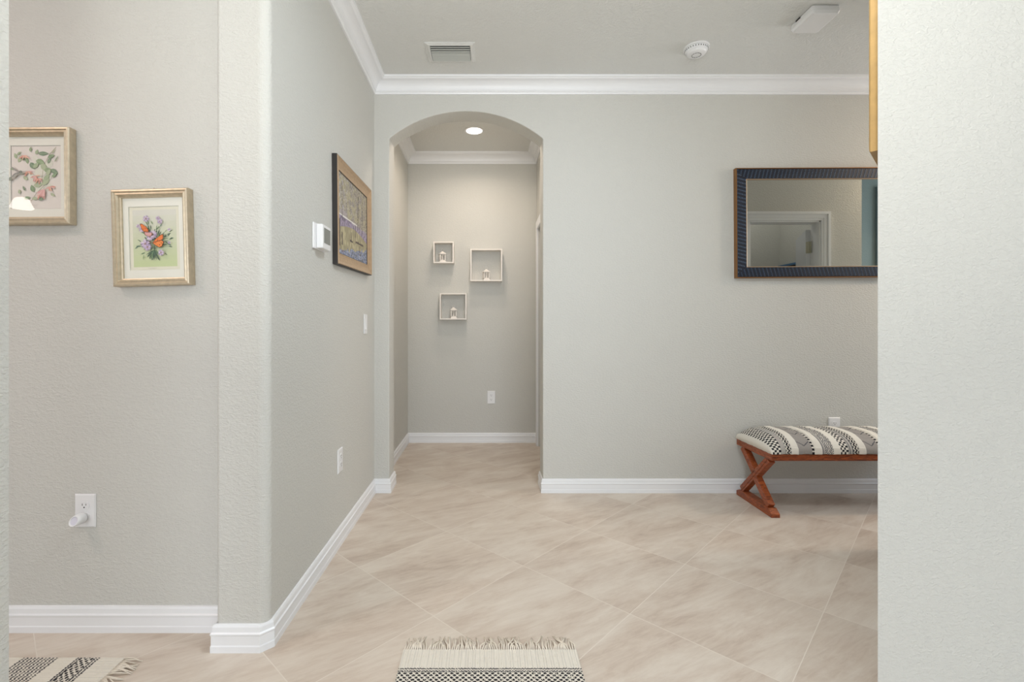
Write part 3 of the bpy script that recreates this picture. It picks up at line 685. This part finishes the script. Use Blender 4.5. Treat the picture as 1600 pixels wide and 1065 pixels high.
MB().lathe([(0.066, -0.001), (0.064, -0.004), (0.04, -0.009), (0, -0.010)], n=40, cap=False).build('lens', M_LAMP, rl, smooth=True)

# pendant of the kitchen (its reflection shows in the hummingbird print's glass)
pd = thing('pendant_lamp', 'lit white pendant lamp reflected in the hummingbird print glass', 'lamp', (-3.46, -0.02, 2.02))
MB().lathe([(0.066, -0.008), (0.068, 0.0), (0.042, 0.062), (0.02, 0.075)], n=32).build('lamp_shade', M_SHADE, pd)
MB().tube([(0, 0, 0.075), (0, 0, HC - 2.02)], 0.004, 8).build('rod', M_HINGE, pd)

# ------------------------------------------------------------------ hallway display shelves and lanterns
def shelf(label, x0, x1, z0, z1):
    t = 0.0115; d_ = 0.10; w_ = x1 - x0; h_ = z1 - z0
    s = MB(); s.box(0, w_, -d_, 0, 0, t); s.box(0, w_, -d_, 0, h_ - t, h_); s.box(0, t, -d_, 0, t, h_ - t); s.box(w_ - t, w_, -d_, 0, t, h_ - t)
    o_ = s.build('box_shelf', M_OFFW, loc=(x0, YE - 0.0005, z0)); o_['label'] = label; o_['category'] = 'shelf'; o_['group'] = 'open box shelves on the hallway wall'
    return o_
shelf('small white open box shelf, highest of the three in the hallway', -0.507, -0.312, 1.738, 1.942)
shelf('largest white open box shelf, on the right in the hallway', -0.153, 0.151, 1.565, 1.873)
shelf('medium white open box shelf, lowest of the three in the hallway', -0.446, -0.190, 1.198, 1.450)
def lantern(label, loc):
    t = thing('lantern', label, 'lantern', loc, (0, 0, R(12)), 'miniature white lanterns in the box shelves')
    b = MB(); b.box(-.034, .034, -.034, .034, 0, .010); b.box(-.029, .029, -.029, .029, .010, .020); b.build('base', M_OFFW, t)
    c = MB()
    for sx in (-1, 1):
        for sy in (-1, 1): c.box(sx * .026 - .004, sx * .026 + .004, sy * .026 - .004, sy * .026 + .004, .018, .084)
    for s_ in (-1, 1):
        c.box(-.0022, .0022, s_ * .027 - .001, s_ * .027 + .001, .02, .084); c.box(s_ * .027 - .001, s_ * .027 + .001, -.0022, .0022, .02, .084)
        for z in (.018, .080): c.box(-.03, .03, s_ * .027 - .003, s_ * .027 + .003, z, z + .006); c.box(s_ * .027 - .003, s_ * .027 + .003, -.03, .03, z, z + .006)
    c.build('cage', M_OFFW, t)
    r_ = MB(); v = []; lp = [(.037, .085), (.037, .089), (.014, .106), (.011, .112), (.004, .118)]
    for a, z in lp: v += [(-a, -a, z), (a, -a, z), (a, a, z), (-a, a, z)]
    f = [tuple(range(4)), tuple(range(16, 20))]
    for i in range(4):
        for q in range(4): f.append((i * 4 + q, i * 4 + (q + 1) % 4, i * 4 + 4 + (q + 1) % 4, i * 4 + 4 + q))
    r_.add(v, f); r_.build('roof', M_OFFW, t)
    rg = MB(); rg.tube([(0.013 * math.sin(a), 0.0, 0.128 - 0.013 * math.cos(a)) for a in [2 * PI * q / 14 for q in range(15)]], 0.0013, 6); rg.build('ring', M_OFFW, t)
    cn = MB(); cn.lathe([(0.010, 0.020), (0.010, 0.05), (0.008, 0.052)], n=16); cn.build('candle', M_OFFW, t)
    for ch in t.children: ch.scale = (0.9, 0.9, 0.92)
    return t
L1 = lantern('tiny white lantern in the highest, smallest box shelf', (-0.424, YE - 0.052, 1.738 + .0118))
dup(L1, (-0.002, YE - 0.052, 1.565 + .0118), 'tiny white lantern in the largest box shelf on the right')
dup(L1, (-0.318, YE - 0.052, 1.198 + .0118), 'tiny white lantern in the lowest, medium box shelf')

# ------------------------------------------------------------------ bench
BX0, BX1, BY0, BY1 = 1.692, 2.86, 2.845, 3.245
bn = thing('bench', 'wooden X-leg bench with black and cream striped woven cushion', 'bench', (BX0, BY0, 0))
L, D = BX1 - BX0, BY1 - BY0
fr = MB(); fr.box(0.0, L, 0, .045, .338, .378); fr.box(0.0, L, D - .045, D, .338, .378); fr.box(0, .05, .045, D - .045, .338, .378); fr.box(L - .05, L, .045, D - .045, .338, .378)
fr.box(0.006, L - 0.006, -0.004, 0.0, .346, .354); fr.build('frame', M_WOOD, bn, bevel=0.003)
def bar(p, q, wd, th_, x0, mb):
    p = Vector(p); q = Vector(q); d_ = (q - p).normalized(); u = Vector((0, -d_.z, d_.y)) * wd / 2
    v = [Vector((x, 0, 0)) + a for x in (x0, x0 + th_) for a in (Vector((0, p.y, p.z)) - u, Vector((0, p.y, p.z)) + u, Vector((0, q.y, q.z)) + u, Vector((0, q.y, q.z)) - u)]
    mb.add(v, [(0, 1, 2, 3), (4, 5, 6, 7), (0, 1, 5, 4), (1, 2, 6, 5), (2, 3, 7, 6), (3, 0, 4, 7)])
for xo in (0.0, L - 0.05):
    b1 = MB(); bar((0, .05, .335), (0, D - .045, .050), .044, .038, xo + .004, b1); bar((0, .06, .330), (0, D - .055, .055), .014, .044, xo + .001, b1); b1.build('leg', M_WOOD, bn, bevel=0.002)
    b2 = MB(); bar((0, .05, .050), (0, .192, .180), .044, .038, xo + .004, b2); bar((0, .205, .208), (0, D - .055, .335), .044, .038, xo + .004, b2); b2.build('leg', M_WOOD, bn, bevel=0.002)
    ft = MB(); ft.add([(x, y, z) for x in (xo - .003, xo + .050) for (y, z) in ((0, 0), (0, .022), (.035, .046), (D - .035, .046), (D, .030), (D, 0))],
                      [(0, 1, 2, 3, 4, 5), (6, 7, 8, 9, 10, 11)] + [(i, (i + 1) % 6, 6 + (i + 1) % 6, 6 + i) for i in range(6)])
    ft.build('foot_rail', M_WOOD, bn, bevel=0.003)
CRM = np.array((230, 225, 214)); BLK = np.array((34, 34, 40)); GRY = np.array((150, 145, 140)); CHR = np.array((84, 84, 90))
def bench_pat(s, v):
    """s: metres along the bench, v: metres along the stripe"""
    P = 0.396; q = ((s + 0.004) % P) ; C = np.zeros(s.shape + (3,)); C[:] = CRM
    def band(a, b): return (q >= a) & (q < b)
    ck = band(0.0, .048); cc = ((np.floor(q / .012) + np.floor(v / .013)) % 2 == 0)
    C = np.where((ck & cc)[..., None], BLK, C)
    ln = band(.048, .078); C = np.where((ln & ((q * 1000 % 8) < 4.5))[..., None], CHR, C)
    zz = band(.078, .108); tri = np.abs((v / .022) % 1 - .5) * .022; C = np.where((zz & ((q - .082 - tri) % .018 < .011))[..., None], BLK, C)
    gr = band(.152, .232); wv = ((np.floor(v / .003) + np.floor(q / .003)) % 2) * 14
    C = np.where(gr[..., None], GRY + wv[..., None], C)
    dg = np.abs((np.abs(q - .192) - ((v / .10) % 1 - .5) * .12)) < .0035; C = np.where((gr & dg)[..., None], CHR, C)
    ds = band(.232, .246); C = np.where((ds & ((v / .022) % 1 < .6))[..., None], BLK, C)
    l2 = band(.290, .312); C = np.where((l2 & ((q * 1000 % 7) < 4))[..., None], CHR, C)
    z2 = band(.312, .354); t2 = np.abs((v / .024) % 1 - .5) * .024; C = np.where((z2 & ((q - .31 - t2) % .011 < .0065))[..., None], CHR, C)
    return C
nu, nv = 440, 150
sL, sD, T = L + 0.012, D + 0.012, 0.0
U, V = np.meshgrid(np.sin(PI / 2 * np.linspace(-1, 1, nu)) * .5 + np.linspace(-1, 1, nu) * .5, np.sin(PI / 2 * np.linspace(-1, 1, nv)))
def prof1(a, p): return np.clip(1 - np.abs(a) ** p, 0, 1) ** (1 / p)
hx = np.clip((1 - np.abs(U)) * L / 2 / 0.11, 0, 1); hy = np.clip((1 - np.abs(V)) * D / 2 / 0.17, 0, 1)
hh = np.sqrt(1 - (1 - hx) ** 2.4) * np.sqrt(1 - (1 - hy) ** 2.2)
sarc = (U + 1) / 2 * L; pat_s = sarc - 0.012
q_ = ((pat_s + 0.004) % 0.396); tuft = ((q_ > .108) & (q_ < .150)) | ((q_ > .248) & (q_ < .288)) | (q_ > .355)
Zc = 0.379 + 0.012 * np.clip(hh * 12, 0, 1) + 0.092 * hh + np.where(tuft, 0.006, 0) * np.clip(hh * 5, 0, 1) + 0.003 * (vnoise(U * 30, V * 12, 4) - .5)
Xc = L / 2 + U * sL / 2; Yc = D / 2 + V * sD / 2 - np.where(tuft & (V < -.98), 0.004, 0)
Pc = np.stack([Xc, Yc, Zc], -1).reshape(-1, 3)
ii = np.arange(nu * nv).reshape(nv, nu)
Fc = np.stack([ii[:-1, :-1], ii[:-1, 1:], ii[1:, 1:], ii[1:, :-1]], -1).reshape(-1, 4).tolist()
bound = list(ii[0, :]) + list(ii[1:, -1]) + list(ii[-1, -2::-1]) + list(ii[-2:0:-1, 0])
Fc.append([int(a) for a in bound[::-1]])
me = bpy.data.meshes.new('cushion'); me.from_pydata(Pc.tolist(), [], Fc)
vl = np.concatenate([np.zeros((1, nu)), np.cumsum(np.hypot(np.diff(Yc, axis=0), np.diff(Zc, axis=0)), axis=0)], 0)
rgb = nlin(bench_pat(pat_s, vl)).reshape(-1, 3); paint_attr(me, np.concatenate([rgb, np.ones((len(rgb), 1))], 1))
me.materials.append(M_WOVEN); me.polygons.foreach_set('use_smooth', [True] * len(me.polygons))
cu = bpy.data.objects.new('cushion', me); COL.objects.link(cu); cu.parent = bn

# ------------------------------------------------------------------ rugs
RC = np.array((226, 219, 206)); RK = np.array((44, 42, 46)); RG = np.array((196, 190, 180))
def rug_cols(d_, w_, e0, e1, z0, z1, zig):
    C = np.zeros(d_.shape + (3,)); C[:] = RC
    rib = (w_ * 1000 % 8) < 1.2; C = np.where((rib & (d_ < e0))[..., None], RG + 10, C)
    wob = 0.0012 * np.sin(w_ * 600)
    for c_ in (e0 + .003, e0 + .014, e1 - .012, e1 - .003): C = np.where((np.abs(d_ - c_ - wob) < .0028)[..., None], RK + 20, C)
    a = (w_ / .019) % 1; r_ = np.floor((d_ - e0) / .0095); a = (a + .5 * (r_ % 2)) % 1; b = ((d_ - e0) / .0095) % 1
    dots = (d_ > e0 + .018) & (d_ < e1 - .015) & (((a - .5) / .31) ** 2 + ((b - .5) / .5) ** 2 < 1); C = np.where(dots[..., None], RK, C)
    zb = (d_ > z0) & (d_ < z1)
    tri = np.abs((w_ / .016) % 1 - .5) * .011; C = np.where((zb & (((d_ - z0 - tri) % .0125) < .0058))[..., None], RK + 16, C)
    return C
def rug(label, loc, rz, W_, LN, pars):
    t = thing('rug', label, 'rug', loc, (0, 0, rz), 'cream and black woven cotton rugs')
    def fn(U, V):
        d_ = U * LN; w2 = V * W_; dd = np.minimum(d_, LN - d_)
        return rug_cols(dd, w2, *pars)
    o_ = grid_paint('woven_field', LN, W_, 0.0022, fn, M_WOVEN, t, axis='xy', y=0.007, zfn=lambda U, V: 0.0012 * vnoise(U * LN * 120, V * W_ * 120, 3) + 0.0008 * np.sin(V * W_ * 780))
    o_.location = (-LN / 2, 0, 0)
    bd = MB().box(-LN, 0, -W_ / 2, W_ / 2, 0.0005, 0.0068).build('backing', mat('rug_backing', (214, 206, 190), 0.95), t)
    fg = MB(); rr = random.Random(11)
    for end in (0,):
        k_ = int(W_ / 0.0075)
        for i in range(k_):
            w0 = -W_ / 2 + (i + .5) * W_ / k_; s_ = 1 if end == 0 else -1; x0 = 0 if end == 0 else -LN
            clump = math.sin(i * 0.55) * .016 + rr.uniform(-.008, .008)
            ln_ = rr.uniform(.045, .078); cv_ = rr.uniform(-.022, .022)
            for j in range(2):
                e_ = rr.uniform(-.003, .003)
                fg.tube([(x0 - s_ * .002, w0, .006), (x0 + s_ * ln_ * .3, w0 + clump * .3 + e_, .009 + rr.uniform(0, .004)), (x0 + s_ * ln_ * .65, w0 + clump * .7 + cv_ * .6 + e_, .006 + rr.uniform(0, .004)), (x0 + s_ * ln_, w0 + clump + cv_ + e_ * 2, .0032)], [.0022, .0020, .0018, .0010], 5)
    fg.build('fringe', mat('rug_fringe_cotton', (228, 218, 202), 0.95), t, smooth=True)
    return t
rug('cream rug with black dotted band and tasselled end, in the bottom centre', (0.012, 1.68, 0), R(90), 0.605, 0.95, (.092, .172, .235, .35, 0))
rug('cream rug with zigzag bands lying by the left wall outlet', (-1.232, 1.335, 0), 0, 0.605, 0.95, (.086, .163, .226, .35, 0))
bpy.context.view_layer.update()
